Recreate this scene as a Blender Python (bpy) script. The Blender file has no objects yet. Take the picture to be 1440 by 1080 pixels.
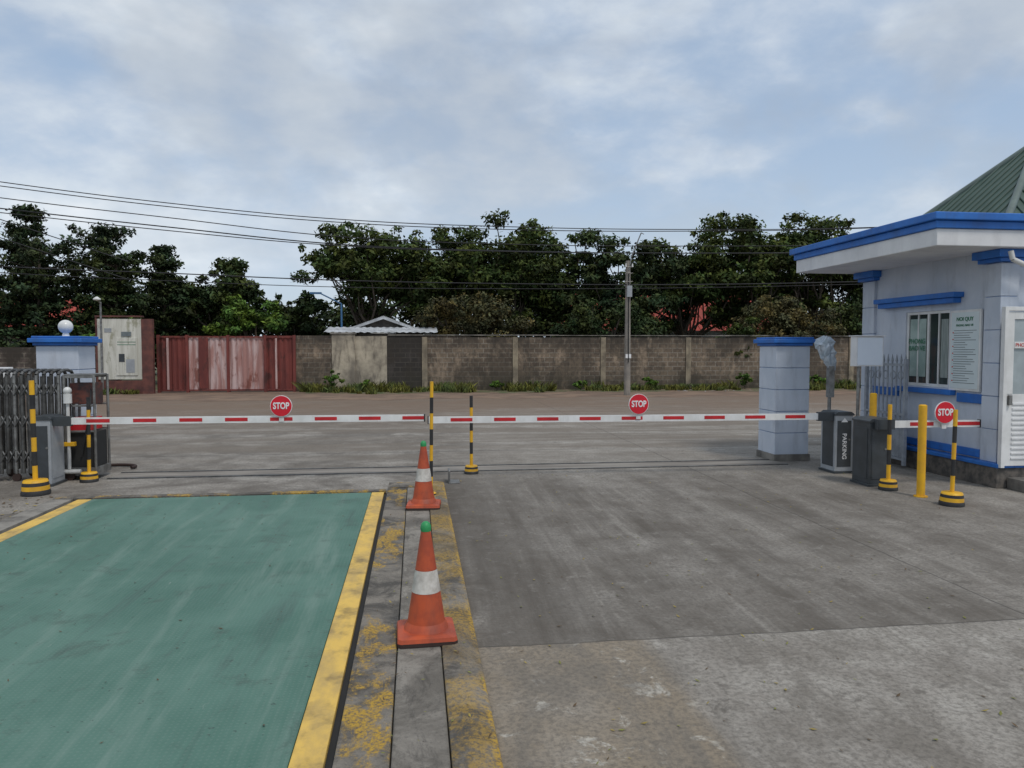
import bpy, math, random
import numpy as np
from mathutils import Vector, Matrix
random.seed(7); rng=np.random.default_rng(7)
scene=bpy.context.scene
COL=scene.collection
# ------------------------------------------------------------------ node helper
class NT:
    def __init__(s,nt): s.nt=nt; s.L=nt.links
    def new(s,t): return s.nt.nodes.new(t)
    def put(s,sock,v):
        if v is None: return
        if hasattr(v,'is_linked'): s.L.new(v,sock)
        elif isinstance(v,(tuple,list)):
            v=tuple(v)
            if len(sock.default_value)==4 and len(v)==3: v=v+(1,)
            sock.default_value=v
        else: sock.default_value=v
    def math(s,op,a,b=None,clamp=False):
        n=s.new('ShaderNodeMath'); n.operation=op; n.use_clamp=clamp
        s.put(n.inputs[0],a); s.put(n.inputs[1],b); return n.outputs[0]
    def noise(s,vec,scale=1,detail=4,rough=.5,dist=0):
        n=s.new('ShaderNodeTexNoise'); s.put(n.inputs['Vector'],vec)
        n.inputs['Scale'].default_value=scale; n.inputs['Detail'].default_value=detail
        n.inputs['Roughness'].default_value=rough; n.inputs['Distortion'].default_value=dist
        return n.outputs['Fac']
    def mr(s,v,a,b,c=0,d=1,smooth=True):
        n=s.new('ShaderNodeMapRange'); n.interpolation_type='SMOOTHSTEP' if smooth else 'LINEAR'
        s.put(n.inputs[0],v)
        for i,k in enumerate((a,b,c,d)): n.inputs[1+i].default_value=k
        return n.outputs[0]
    def mix(s,f,a,b,blend='MIX'):
        n=s.new('ShaderNodeMix'); n.data_type='RGBA'; n.blend_type=blend
        s.put(n.inputs[0],f); s.put(n.inputs[6],a); s.put(n.inputs[7],b); return n.outputs[2]
    def scale(s,vec,v,rot=0):
        n=s.new('ShaderNodeMapping'); s.put(n.inputs['Vector'],vec); n.inputs['Scale'].default_value=v
        if rot: n.inputs['Rotation'].default_value=(0,0,rot)
        return n.outputs[0]
    def coord(s): return s.new('ShaderNodeTexCoord').outputs['Object']
    def sep(s,v):
        n=s.new('ShaderNodeSeparateXYZ'); s.put(n.inputs[0],v); return n.outputs
    def comb(s,x,y,z):
        n=s.new('ShaderNodeCombineXYZ'); s.put(n.inputs[0],x);s.put(n.inputs[1],y);s.put(n.inputs[2],z); return n.outputs[0]
    def bump(s,h,st=.3,dist=.01):
        n=s.new('ShaderNodeBump'); n.inputs['Strength'].default_value=st; n.inputs['Distance'].default_value=dist
        s.put(n.inputs['Height'],h); return n.outputs[0]
def newmat(name):
    m=bpy.data.materials.new(name); m.use_nodes=True
    return m,NT(m.node_tree),m.node_tree.nodes['Principled BSDF']
def pm(name,c1,c2=None,scale=4,rough=.6,metal=0,bump=0,bscale=40,lo=.35,hi=.65,stretch=(1,1,1),spec=.5,dirt=0):
    m,t,b=newmat(name)
    co=t.coord()
    if c2 is None: c2=tuple(x*.78 for x in c1)
    n=t.noise(t.scale(co,stretch),scale,5,.62)
    col=t.mix(t.mr(n,lo,hi),c1,c2)
    if dirt:
        n2=t.noise(t.scale(co,(4,4,1.0)),1.3,5,.65)
        col=t.mix(t.math('MULTIPLY',t.mr(n2,.48,.75),dirt),col,(.06,.05,.04))
    t.put(b.inputs['Base Color'],col)
    b.inputs['Roughness'].default_value=rough; b.inputs['Metallic'].default_value=metal
    b.inputs['Specular IOR Level'].default_value=spec
    if bump: t.put(b.inputs['Normal'],t.bump(t.noise(co,bscale,4,.6),bump,.01))
    return m
# ------------------------------------------------------------------ mesh builder
class MB:
    def __init__(s): s.v=[];s.f=[];s.m=[];s.mats=[];s.sm=[]
    def mi(s,mat):
        if mat not in s.mats: s.mats.append(mat)
        return s.mats.index(mat)
    def add(s,vs,fs,mat,smooth=False):
        o=len(s.v); s.v+= [tuple(v) for v in vs]; k=s.mi(mat)
        for f in fs: s.f.append(tuple(o+i for i in f)); s.m.append(k); s.sm.append(smooth)
    def box(s,x0,x1,y0,y1,z0,z1,mat):
        vs=[(x0,y0,z0),(x1,y0,z0),(x1,y1,z0),(x0,y1,z0),(x0,y0,z1),(x1,y0,z1),(x1,y1,z1),(x0,y1,z1)]
        s.add(vs,[(0,3,2,1),(4,5,6,7),(0,1,5,4),(1,2,6,5),(2,3,7,6),(3,0,4,7)],mat)
    def cyl(s,p0,p1,r0,r1,mat,n=14,cap=True,smooth=True):
        p0=Vector(p0);p1=Vector(p1);d=(p1-p0).normalized()
        a=d.orthogonal().normalized(); b=d.cross(a)
        vs=[]
        for p,r in((p0,r0),(p1,r1)):
            for i in range(n):
                t=2*math.pi*i/n; vs.append(p+a*(r*math.cos(t))+b*(r*math.sin(t)))
        s.add(vs,[(i,(i+1)%n,n+(i+1)%n,n+i) for i in range(n)],mat,smooth)
        if cap:
            s.add(vs[:n],[tuple(range(n))[::-1]],mat); s.add(vs[n:],[tuple(range(n))],mat)
    def lathe(s,c,prof,mat,n=24):
        vs=[]
        for r,z in prof:
            for i in range(n):
                t=2*math.pi*i/n; vs.append((c[0]+r*math.cos(t),c[1]+r*math.sin(t),c[2]+z))
        fs=[]
        for k in range(len(prof)-1):
            for i in range(n):
                j=(i+1)%n; fs.append((k*n+i,k*n+j,(k+1)*n+j,(k+1)*n+i))
        s.add(vs,fs,mat,True)
    def ball(s,c,r,mat,sz=1,n=20):
        prof=[(max(r*math.sin(math.pi*k/12),1e-4),-r*sz*math.cos(math.pi*k/12)) for k in range(13)]
        s.lathe(c,prof,mat,n)
    def prism(s,poly,y0,y1,mat):
        n=len(poly)
        vs=[(x,y0,z) for x,z in poly]+[(x,y1,z) for x,z in poly]
        s.add(vs,[tuple(range(n)),tuple(range(n,2*n))[::-1]]+[(i,n+i,n+(i+1)%n,(i+1)%n) for i in range(n)],mat)
    def obj(s,name,loc=(0,0,0),parent=None,bevel=0,rot=None):
        me=bpy.data.meshes.new(name); me.from_pydata(s.v,[],s.f)
        for m in s.mats: me.materials.append(m)
        me.polygons.foreach_set('material_index',s.m); me.polygons.foreach_set('use_smooth',s.sm)
        me.update()
        o=bpy.data.objects.new(name,me); COL.objects.link(o); o.location=loc
        if rot: o.rotation_euler=rot
        if parent: o.parent=parent
        if bevel:
            b=o.modifiers.new('bevel','BEVEL'); b.width=bevel; b.segments=2; b.limit_method='ANGLE'; b.angle_limit=math.radians(50)
        return o
def empty(name,loc=(0,0,0)):
    e=bpy.data.objects.new(name,None); COL.objects.link(e); e.location=loc; e.empty_display_size=.2; return e
def text(body,size,loc,rot,mat,parent,name='lettering',align='CENTER',bold=.0,sx=1):
    c=bpy.data.curves.new(name,'FONT'); c.body=body; c.size=size; c.align_x=align; c.align_y='CENTER'
    c.extrude=.0015; c.offset=bold; c.materials.append(mat)
    o=bpy.data.objects.new(name,c); COL.objects.link(o); o.location=loc; o.rotation_euler=rot; o.parent=parent; o.scale=(sx,1,1)
    return o
R90=math.radians(90)
# ------------------------------------------------------------------ world
w=bpy.data.worlds.new("World"); scene.world=w; w.use_nodes=True
t=NT(w.node_tree); nt=w.node_tree
out=nt.nodes['World Output']; bg=nt.nodes['Background']
SUN_EL=math.radians(58); SUN_ROT=math.radians(150)
sky=t.new('ShaderNodeTexSky'); sky.sky_type='NISHITA'; sky.sun_disc=False
sky.sun_elevation=SUN_EL; sky.sun_rotation=SUN_ROT; sky.air_density=1.0; sky.dust_density=1.5
t.put(bg.inputs['Color'],sky.outputs[0]); bg.inputs['Strength'].default_value=.13
dirn=t.new('ShaderNodeTexCoord').outputs['Generated']
sx,sy,sz=t.sep(dirn)
zz=t.math('ADD',t.math('MAXIMUM',sz,0.0),.50)
pv=t.comb(t.math('ADD',t.math('DIVIDE',sx,zz),3.7),t.math('DIVIDE',sy,zz),t.math('MULTIPLY',sz,1.5))
n1=t.noise(pv,2.6,6,.50,.1)
n2=t.noise(pv,1.0,3,.5,.1)
n3=t.noise(pv,8,6,.58,.15)
f=t.math('ADD',t.math('MULTIPLY',n1,.46),t.math('ADD',t.math('MULTIPLY',n2,.34),t.math('MULTIPLY',n3,.20)))
rp=t.new('ShaderNodeValToRGB'); t.put(rp.inputs[0],f)
e=rp.color_ramp.elements
e[0].position=.405; e[0].color=(.38,.50,.67,1); e[1].position=.605; e[1].color=(.86,.88,.91,1)
for ps_,c_ in((.455,(.44,.54,.68,1)),(.495,(.52,.60,.71,1)),(.53,(.61,.68,.76,1)),(.565,(.73,.78,.83,1))):
    x=rp.color_ramp.elements.new(ps_); x.color=c_
ns=t.noise(pv,1.7,5,.6,.2)
cc=t.mix(t.mr(ns,.46,.62,0,.62),rp.outputs[0],(.42,.475,.55))
left=t.mr(sx,.1,-.6,0,.35); cc=t.mix(t.math('MULTIPLY',left,t.mr(sz,.2,.5)),cc,(.40,.46,.53))
hz=t.mix(t.mr(sz,0.0,.34,.6,0),cc,(.64,.73,.83))
bg2=t.new('ShaderNodeBackground'); t.put(bg2.inputs[0],hz); bg2.inputs[1].default_value=1.05
ms=t.new('ShaderNodeMixShader'); t.put(ms.inputs[0],t.mr(f,.42,.52,.75,.97))
t.L.new(bg.outputs[0],ms.inputs[1]); t.L.new(bg2.outputs[0],ms.inputs[2]); t.L.new(ms.outputs[0],out.inputs[0])
sl=bpy.data.lights.new('sun','SUN'); sl.energy=1.5; sl.angle=math.radians(12); sl.color=(1,.94,.85)
so=bpy.data.objects.new('sun',sl); COL.objects.link(so)
sd=Vector((math.sin(SUN_ROT)*math.cos(SUN_EL),math.cos(SUN_ROT)*math.cos(SUN_EL),math.sin(SUN_EL)))
so.rotation_euler=sd.to_track_quat('Z','Y').to_euler()
scene.view_settings.view_transform='Standard'; scene.view_settings.look='None'; scene.view_settings.exposure=0
# ------------------------------------------------------------------ camera
cd=bpy.data.cameras.new('camera'); cam=bpy.data.objects.new('camera',cd); COL.objects.link(cam)
cd.sensor_width=36; cd.lens=26; cd.clip_end=2000; cd.clip_start=.05
cam.location=(0,0,1.7); cam.rotation_euler=(math.radians(90-2.75),0,math.radians(-7.4)); scene.camera=cam
# ------------------------------------------------------------------ materials
BLUE=pm('blue_paint',(.025,.17,.56),(.02,.13,.45),3,.5,dirt=.25)
WALLP=pm('pale_blue_plaster',(.58,.62,.69),(.50,.55,.63),1.6,.8,bump=.2,dirt=.22)
WALLG=pm('groove_plaster',(.30,.40,.60),None,3,.8)
WHITE=pm('white_paint',(.80,.80,.79),(.68,.68,.66),3,.5,dirt=.18)
SOFF=pm('soffit_white',(.76,.76,.76),(.66,.66,.67),1.5,.8,dirt=.12)
RED=pm('red_paint',(.58,.02,.025),(.45,.015,.02),5,.4)
REDS=pm('sign_red',(.66,.012,.03),(.60,.01,.025),5,.35)
YEL=pm('yellow_paint',(.80,.44,.012),(.68,.36,.02),6,.5,dirt=.25)
BLK=pm('black_paint',(.016,.016,.018),(.03,.03,.03),6,.5)
DGREY=pm('dark_grey_metal',(.052,.060,.068),(.04,.046,.05),6,.42)
LGREY=pm('light_grey_metal',(.36,.38,.40),(.30,.32,.34),6,.4)
STEEL=pm('steel',(.30,.30,.29),(.17,.165,.16),9,.4,.6,dirt=.3)
STEELD=pm('gate_steel',(.13,.13,.125),(.06,.058,.055),7,.5,.4,dirt=.4)
PVC=pm('pvc',(.7,.7,.68),None,5,.4)
DARK=pm('dark_interior',(.02,.02,.02),None,5,.8)
GLASS=pm('glass',(.05,.065,.06),(.03,.04,.04),1.2,.04)
CONC=pm('old_concrete',(.27,.25,.22),(.12,.112,.10),2.5,.9,bump=.4,dirt=.45)
def mid_mat():
    m,t,b=newmat('island_concrete'); co=t.coord(); a=t.noise(co,2.2,7,.72,.6); c=t.noise(t.scale(co,(1,.5,1)),7,7,.75,.5); f=t.noise(co,60,3,.7)
    col=t.mix(t.mr(a,.38,.62),(.27,.245,.21),(.14,.125,.105)); col=t.mix(t.mr(c,.50,.66,0,.75),col,(.065,.058,.05)); col=t.mix(t.mr(f,.5,.72,0,.5),col,(.09,.08,.07))
    col=t.mix(t.mr(c,.40,.30,0,.5),col,(.38,.35,.30))
    t.put(b.inputs['Base Color'],col); b.inputs['Roughness'].default_value=.92; t.put(b.inputs['Normal'],t.bump(t.math('ADD',c,f),.7,.012)); return m
MID=mid_mat()
POLEM=pm('pole_concrete',(.30,.27,.23),(.21,.19,.17),3,.9)
ORANGE=pm('cone_orange',(.50,.085,.026),(.34,.058,.024),6,.55,dirt=.4)
CWHITE=pm('cone_white',(.66,.63,.58),(.42,.39,.35),9,.5,dirt=.35)
GREENC=pm('green_cap',(.03,.32,.10),None,6,.5)
RUBBER=pm('rubber',(.045,.025,.02),None,8,.8)
BARK=pm('bark',(.10,.075,.055),(.05,.04,.03),5,.9,stretch=(1,1,.3))
CABLE=pm('cable',(.02,.02,.022),None,5,.7)
PLASTIC=pm('plastic_film',(.55,.60,.66),(.35,.42,.48),12,.25,bump=.8,bscale=15)
STOPW=pm('stop_white',(.85,.85,.85),None,3,.4)
TXTG=pm('text_green',(.03,.20,.10),None,3,.6); TXTD=pm('text_dark',(.16,.19,.20),None,3,.6); TXTR=pm('text_red',(.6,.05,.03),None,3,.6)
BOARD=pm('board_panel',(.68,.75,.76),(.62,.70,.71),2,.35)
STONE=pm('plinth_stone',(.16,.14,.12),(.07,.065,.06),9,.9,bump=.6,bscale=20)
REDROOF=pm('red_roof',(.42,.06,.035),(.26,.045,.03),2,.7)
GREYROOF=pm('grey_sheet',(.58,.60,.62),(.36,.37,.38),2,.5,dirt=.4)

def yard_mat():
    m,t,b=newmat('yard_concrete'); co=t.coord(); x,y,z=t.sep(co)
    big=t.noise(co,.30,4,.6); med=t.noise(co,1.6,7,.72,.2); fine=t.noise(co,34,3,.75)
    blot=t.noise(co,.9,5,.7,.6)
    st=t.noise(t.scale(co,(2.6,.18,1),-.12),1.0,8,.72,.3)
    sx_=t.noise(t.scale(co,(.12,1.6,1)),1.0,6,.65,.3)
    sp=t.noise(co,5,6,.78,.5)
    col=t.mix(t.mr(med,.34,.66),(.43,.40,.355),(.275,.25,.22))
    col=t.mix(t.math('MULTIPLY',t.mr(big,.42,.62),.35),col,(.21,.185,.155))
    dk=t.mr(y,12.6,7.6); near=t.math('LESS_THAN',y,4.12); gt=t.math('GREATER_THAN',y,4.12); xg=t.math('GREATER_THAN',x,.2)
    lf=t.mr(t.math('ADD',x,t.math('MULTIPLY',t.math('SUBTRACT',blot,.5),3)),8.5,3.0,.3,1)
    d=t.math('MULTIPLY',t.math('MULTIPLY',dk,gt),t.math('MULTIPLY',xg,lf))
    d2=t.math('MULTIPLY',d,t.mr(t.math('ADD',t.math('MULTIPLY',st,.6),t.math('MULTIPLY',blot,.4)),.36,.60,.96,.42))
    col=t.mix(d2,col,(.095,.080,.065))
    lt=t.math('MULTIPLY',d,t.mr(st,.55,.68,0,.55)); col=t.mix(lt,col,(.35,.325,.285))
    ks=t.math('MULTIPLY',t.math('MULTIPLY',t.mr(x,1.7,.4),gt),t.mr(blot,.40,.60,.1,.6)); col=t.mix(ks,col,(.075,.062,.05))
    col=t.mix(t.math('MULTIPLY',t.mr(sp,.53,.66),t.mr(blot,.40,.58,.15,.6)),col,(.085,.073,.06))
    col=t.mix(t.mr(sp,.44,.34,0,.3),col,(.42,.395,.355))
    pt=t.math('MULTIPLY',near,t.math('MULTIPLY',t.mr(t.math('ADD',x,t.math('MULTIPLY',st,.4)),1.6,1.45),t.mr(t.noise(co,1.1,5,.6),.3,.55,.45,.85)))
    col=t.mix(pt,col,(.255,.205,.145))
    wp=t.math('MULTIPLY',near,t.math('MULTIPLY',t.mr(x,1.4,1.2),t.mr(t.noise(co,4.2,7,.75,.6),.56,.64,0,.8))); col=t.mix(wp,col,(.50,.47,.41))
    nb=t.math('MULTIPLY',near,t.mr(t.noise(t.scale(co,(1.4,.6,1),-.5),1.6,8,.75,.4),.44,.62,0,.72)); col=t.mix(nb,col,(.175,.155,.13))
    fr=t.math('MULTIPLY',t.mr(y,10.0,12.5),t.mr(sx_,.40,.60,0,.8)); col=t.mix(fr,col,(.20,.168,.135))
    dirt=t.math('MULTIPLY',t.mr(y,14,23),t.mr(t.noise(t.scale(co,(.3,1,1)),.6,6,.65),.25,.55,.4,.97)); col=t.mix(dirt,col,(.21,.145,.10))
    wob=t.math('MULTIPLY',t.math('SUBTRACT',t.noise(co,3,3,.6),.5),.05)
    def joint(coord,pos,wd):
        a=t.math('ABSOLUTE',t.math('ADD',t.math('SUBTRACT',coord,pos),wob)); return t.mr(a,wd*.4,wd,1,0)
    j=t.math('MAXIMUM',joint(y,4.12,.010),t.math('MULTIPLY',joint(x,3.85,.011),gt))
    j=t.math('MAXIMUM',j,joint(y,12.2,.025)); j=t.math('MAXIMUM',j,t.math('MULTIPLY',joint(y,17.5,.03),.8))
    col=t.mix(t.math('MULTIPLY',j,.7),col,(.05,.045,.04))
    col=t.mix(t.mr(fine,.38,.68,0,.6),col,(.105,.094,.08))
    t.put(b.inputs['Base Color'],col); t.put(b.inputs['Roughness'],t.mr(med,.3,.7,.72,.92)); b.inputs['Specular IOR Level'].default_value=.3
    t.put(b.inputs['Normal'],t.bump(t.math('ADD',fine,t.math('MULTIPLY',sp,2)),.6,.010))
    return m
YARD=yard_mat()
def worn_yellow(name,kerb=False,amount=.5):
    m,t,b=newmat(name); co=t.coord(); x,y,z=t.sep(co)
    n=t.noise(t.scale(co,(1,.55,1)),5.5,8,.78,.4); n2=t.noise(co,1.1,4,.6,.5); f=t.noise(co,50,3,.75); st=t.noise(co,2.6,7,.74,.6)
    con=t.mix(t.mr(st,.38,.62),(.25,.222,.185),(.08,.072,.062))
    con=t.mix(t.mr(n2,.48,.62,0,.6),con,(.055,.049,.042))
    k=t.mr(t.math('ADD',t.math('MULTIPLY',n,.55),t.math('MULTIPLY',n2,.45)),amount-.035,amount+.035,0,1)
    if kerb:
        ed=t.math('MAXIMUM',t.mr(x,.27,.33,0,1),.55)
        big=t.mr(t.noise(t.scale(co,(.4,1,1)),.55,3,.5),.46,.53,.3,1)
        k=t.math('MULTIPLY',t.math('MULTIPLY',k,ed),big)
    k=t.math('MULTIPLY',k,t.mr(f,.62,.48,.35,1))
    yl=t.mix(t.mr(f,.3,.7),(.56,.34,.04),(.34,.21,.04))
    col=t.mix(t.math('MULTIPLY',k,.95),con,yl); col=t.mix(t.mr(f,.45,.75,0,.5),col,(.08,.07,.06))
    t.put(b.inputs['Base Color'],col); b.inputs['Roughness'].default_value=.88
    t.put(b.inputs['Normal'],t.bump(t.math('ADD',t.math('MULTIPLY',n,2),f),.8,.015)); return m
WY1=worn_yellow('worn_yellow_edge',False,.53); WY2=worn_yellow('worn_yellow_kerb',True,.47)
def platform_mat():
    m,t,b=newmat('green_tread_plate'); co=t.coord(); x,y,z=t.sep(co)
    st=t.noise(t.scale(co,(2.2,.22,1),.06),1.3,8,.70,.35); big=t.noise(co,.8,6,.65,.5); sp=t.noise(co,16,4,.7)
    col=t.mix(t.mr(big,.35,.65),(.058,.145,.108),(.092,.190,.148))
    col=t.mix(t.mr(st,.48,.68,0,.6),col,(.185,.265,.225))
    col=t.mix(t.mr(st,.30,.46,.7,0),col,(.038,.082,.063))
    bl=t.noise(co,3.0,7,.74,.5); col=t.mix(t.mr(bl,.53,.70,0,.55),col,(.05,.08,.063))
    col=t.mix(t.mr(sp,.64,.72,0,.65),col,(.03,.045,.036))
    sc=t.noise(t.scale(co,(9,1.2,1)),2.2,6,.7); col=t.mix(t.mr(sc,.66,.75,0,.6),col,(.38,.40,.37))
    u=t.math('MULTIPLY',t.math('ADD',x,y),120); v=t.math('MULTIPLY',t.math('SUBTRACT',x,y),120)
    h=t.math('MULTIPLY',t.math('SINE',u),t.math('SINE',v)); hh=t.mr(h,.25,.8)
    col=t.mix(t.math('MULTIPLY',hh,.14),col,(.23,.30,.26))
    t.put(b.inputs['Base Color'],col); t.put(b.inputs['Roughness'],t.mr(st,.3,.7,.48,.7)); b.inputs['Specular IOR Level'].default_value=.35
    t.put(b.inputs['Normal'],t.bump(t.math('ADD',hh,bl),.3,.003)); return m
PLAT=platform_mat()
LINEY=pm('line_yellow',(.74,.48,.10),(.50,.34,.11),6,.65,bump=.3,stretch=(1,.5,1),dirt=.6)
EARTH=pm('earth_grass',(.07,.10,.035),(.14,.11,.07),.5,.95,lo=.4,hi=.6)
def brick_mat(name,c1,c2,stain=.5,mortar=(.28,.245,.195)):
    m,t,b=newmat(name); co=t.coord(); x,y,z=t.sep(co)
    v=t.comb(x,z,0)
    br=t.new('ShaderNodeTexBrick'); t.put(br.inputs['Vector'],v); br.inputs['Scale'].default_value=1
    br.inputs['Brick Width'].default_value=.42; br.inputs['Row Height'].default_value=.19; br.inputs['Mortar Size'].default_value=.018; br.inputs['Mortar Smooth'].default_value=.3
    t.put(br.inputs['Color1'],c1); t.put(br.inputs['Color2'],c2); t.put(br.inputs['Mortar'],mortar)
    n=t.noise(co,.5,7,.72,.4); n2=t.noise(t.scale(co,(2.2,1,.6)),.9,6,.68,.3); n3=t.noise(co,7,5,.65)
    col=t.mix(t.mr(n2,.50,.62,0,.7),br.outputs['Color'],tuple(min(1,k*1.75) for k in c1))
    col=t.mix(t.mr(n,.45,.58,0,stain),col,(.045,.036,.028))
    top=t.math('MULTIPLY',t.mr(z,1.4,2.2,0,.85),t.mr(n2,.36,.56)); col=t.mix(top,col,(.03,.026,.022))
    bt=t.math('MULTIPLY',t.mr(z,1.1,0,0,.85),t.mr(n,.35,.6,.45,1)); col=t.mix(bt,col,(.048,.044,.03))
    col=t.mix(t.mr(n3,.42,.68,0,.5),col,(.045,.04,.034))
    t.put(b.inputs['Base Color'],col); b.inputs['Roughness'].default_value=.95
    t.put(b.inputs['Normal'],t.bump(t.math('ADD',br.outputs['Fac'],t.math('MULTIPLY',n3,-1)),-.5,.02)); return m
BRICK=brick_mat('wall_brick',(.225,.170,.12),(.145,.108,.08),.6); BRICKD=brick_mat('wall_brick_dark',(.13,.10,.085),(.07,.06,.055),.95)
BRICKS=brick_mat('wall_brick_black',(.045,.038,.034),(.03,.027,.025),.95,(.075,.066,.056))
PILAST=pm('pilaster_render',(.36,.30,.21),(.18,.15,.11),1.6,.9,bump=.4,dirt=.5)
PALECOL=pm('pale_render',(.52,.45,.34),(.22,.19,.15),1.1,.9,bump=.4,dirt=.8)
def rust_mat(name,c1,c2,c3):
    m,t,b=newmat(name); co=t.coord()
    n=t.noise(t.scale(co,(2.5,1,.35)),1.1,8,.70,.5); n2=t.noise(t.scale(co,(1.6,1,.7)),1.4,7,.68)
    col=t.mix(t.mr(n,.42,.58),c1,c2); col=t.mix(t.mr(n2,.53,.63,0,.85),col,c3)
    t.put(b.inputs['Base Color'],col); b.inputs['Roughness'].default_value=.75; return m
RUSTP=rust_mat('rusty_pink_sheet',(.56,.42,.40),(.38,.20,.175),(.20,.06,.04))
RUSTR=rust_mat('rusty_red_sheet',(.20,.045,.035),(.13,.03,.025),(.06,.022,.018))

# ------------------------------------------------------------------ ground
g=MB(); g.add([(-900,-300,-.012),(900,-300,-.012),(900,1500,-.012),(-900,1500,-.012)],[(0,1,2,3)],EARTH); g.obj('ground')
g=MB(); g.add([(-45,-12,0),(45,-12,0),(45,27.6,0),(-45,27.6,0)],[(0,1,2,3)],YARD); g.obj('concrete_road')
VERGE=pm('verge_grass',(.085,.105,.04),(.19,.135,.09),1.6,.95,lo=.44,hi=.56,bump=.6,bscale=12)
DIRT=pm('dirt',(.23,.155,.105),(.15,.10,.07),1,.95)
def strip_edge(name,x0,x1,ya,yb,z,mat,amp):
    g=MB(); n=160; vs=[];fs=[]
    for i in range(n+1):
        xx=x0+(x1-x0)*i/n; k=amp*(math.sin(xx*1.3)+.6*math.sin(xx*3.1+1)+.4*random.uniform(-1,1))
        vs+=[(xx,ya+k,z),(xx,yb,z)]
    for i in range(n): fs.append((2*i,2*i+2,2*i+3,2*i+1))
    g.add(vs,fs,mat); g.obj(name)
strip_edge('dirt_shoulder',-45,45,25.0,32,.004,DIRT,.35)
strip_edge('grass_verge',-4.2,40,28.2,32,.008,VERGE,.35)
# ------------------------------------------------------------------ weigh platform + island
PE=-.378
g=MB()
g.box(-3.57,PE-.142,-3,8.66,-.1,.03,PLAT)
g.box(-3.72,-3.573,-3,8.66,-.1,.031,LINEY); g.box(PE-.139,PE,-3,8.66,-.1,.031,LINEY)
g.obj('weighbridge_platform',bevel=.004)
g=MB()
g.box(PE+.001,PE+.036,-3,8.70,-.1,.006,DARK); g.box(-3.74,PE+.036,8.663,8.70,-.1,.006,DARK); g.box(-3.76,-3.722,-3,8.70,-.1,.006,DARK)
g.obj('pit_gap')
g=MB(); g.box(-4.0,PE+.02,8.705,8.84,-.1,.034,WY1); g.box(-4.0,-3.78,-3,8.70,-.1,.032,CONC); g.box(PE+.04,0.13,8.85,9.2,-.1,.046,WY1)
g.obj('platform_frame')
g=MB()
g.box(PE+.037,-.115,-3,8.845,-.1,.040,WY1)
g.box(-.109,.128,-3,8.845,-.1,.043,MID)
g.prism([(.133,-.1),(.133,.05),(.25,.052),(.335,.034),(.362,-.1)],-3,9.2,WY2)
g.obj('traffic_island_kerb',bevel=.008)
g=MB(); g.box(.40,.42,9.25,9.5,0,.16,STEEL); g.box(.42,.54,9.25,9.5,0,.012,STEEL); g.obj('steel_angle_bracket',bevel=.003)
g=MB(); 
for q in(10.15,10.62): g.box(-4.0,5.4,q,q+.045,-.01,.012,STEELD)
g.box(-4.0,5.4,10.2,10.61,-.01,.004,pm('rail_channel',(.27,.245,.215),(.17,.15,.13),3,.9,stretch=(.3,2,1)))
g.obj('gate_rail',bevel=.003)
# ------------------------------------------------------------------ cones
def cone(p,q,z,rot,sc,lean=0):
    g=MB(); h=.70; s=.18
    def ring(half,ch,z): 
        return [(-half+ch,-half,z),(half-ch,-half,z),(half,-half+ch,z),(half,half-ch,z),(half-ch,half,z),(-half+ch,half,z),(-half,half-ch,z),(-half,-half+ch,z)]
    lv=[(s,.02,0,RUBBER),(s,.02,.022,RUBBER),(s-.006,.02,.045,ORANGE),(s-.035,.03,.055,ORANGE)]
    for a,b in zip(lv[:-1],lv[1:]):
        g.add(ring(*a[:3])+ring(*b[:3]),[(i,(i+1)%8,8+(i+1)%8,8+i) for i in range(8)],b[3] if a[2]>=.018 else RUBBER)
    g.add(ring(s-.035,.03,.055),[tuple(range(8))],ORANGE)
    R=lambda z:.122-(.122-.026)*(z-.055)/(h-.075)
    def seg(z0,z1,m,e=0): g.lathe((0,0,0),[(R(z0)+e,z0),(R(z1)+e,z1)],m,32)
    g.lathe((0,0,0),[(.14,.052),(.130,.075),(R(.095),.1)],ORANGE,32)
    seg(.095,.285,ORANGE); seg(.285,.42,CWHITE,.0015); seg(.42,.665,ORANGE)
    g.lathe((0,0,0),[(.031,.655),(.033,.675),(.031,.69),(.024,.706),(.012,.714),(.001,.716)],GREENC,20)
    o=g.obj('traffic_cone',(p,q,z),rot=(0,math.radians(lean),rot)); o.scale=(sc,sc,sc*1.0)
cone(.050,4.22,.047,.04,.93); cone(.072,7.72,.047,-.08,.97)
# ------------------------------------------------------------------ bollards
def bollard(p,q,h,r,pr=.022,n=6,start=0,lean=0):
    g=MB(); bh=r*1.25
    g.lathe((0,0,0),[(r*1.08,0),(r*1.1,.03),(r*1.03,bh*.33)],BLK); g.lathe((0,0,0),[(r*1.03,bh*.33),(r,bh*.62)],YEL)
    g.lathe((0,0,0),[(r,bh*.62),(r*.95,bh*.85)],BLK); g.lathe((0,0,0),[(r*.95,bh*.85),(r*.88,bh),(.001,bh)],YEL)
    for i in range(n):
        z0=bh+(h-bh)*i/n; z1=bh+(h-bh)*(i+1)/n
        g.cyl((0,0,z0-.001),(0,0,z1),pr,pr,YEL if (i+start)%2==0 else BLK,12,cap=(i==n-1))
    g.obj('striped_bollard',(p,q,0),rot=(0,math.radians(lean),0))
bollard(-4.40,9.19,1.33,.14,.028,7,0,-.5)
bollard(-4.15,10.0,1.08,.10,.022,6,0,.8)
bollard(.74,9.99,1.06,.09,.022,6)
bollard(.16,8.35,1.33,.06,.02,7,0,.6)
bollard(5.63,8.18,1.03,.10,.024,5)
bollard(5.76,7.28,1.04,.115,.022,5,0,1)
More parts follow.
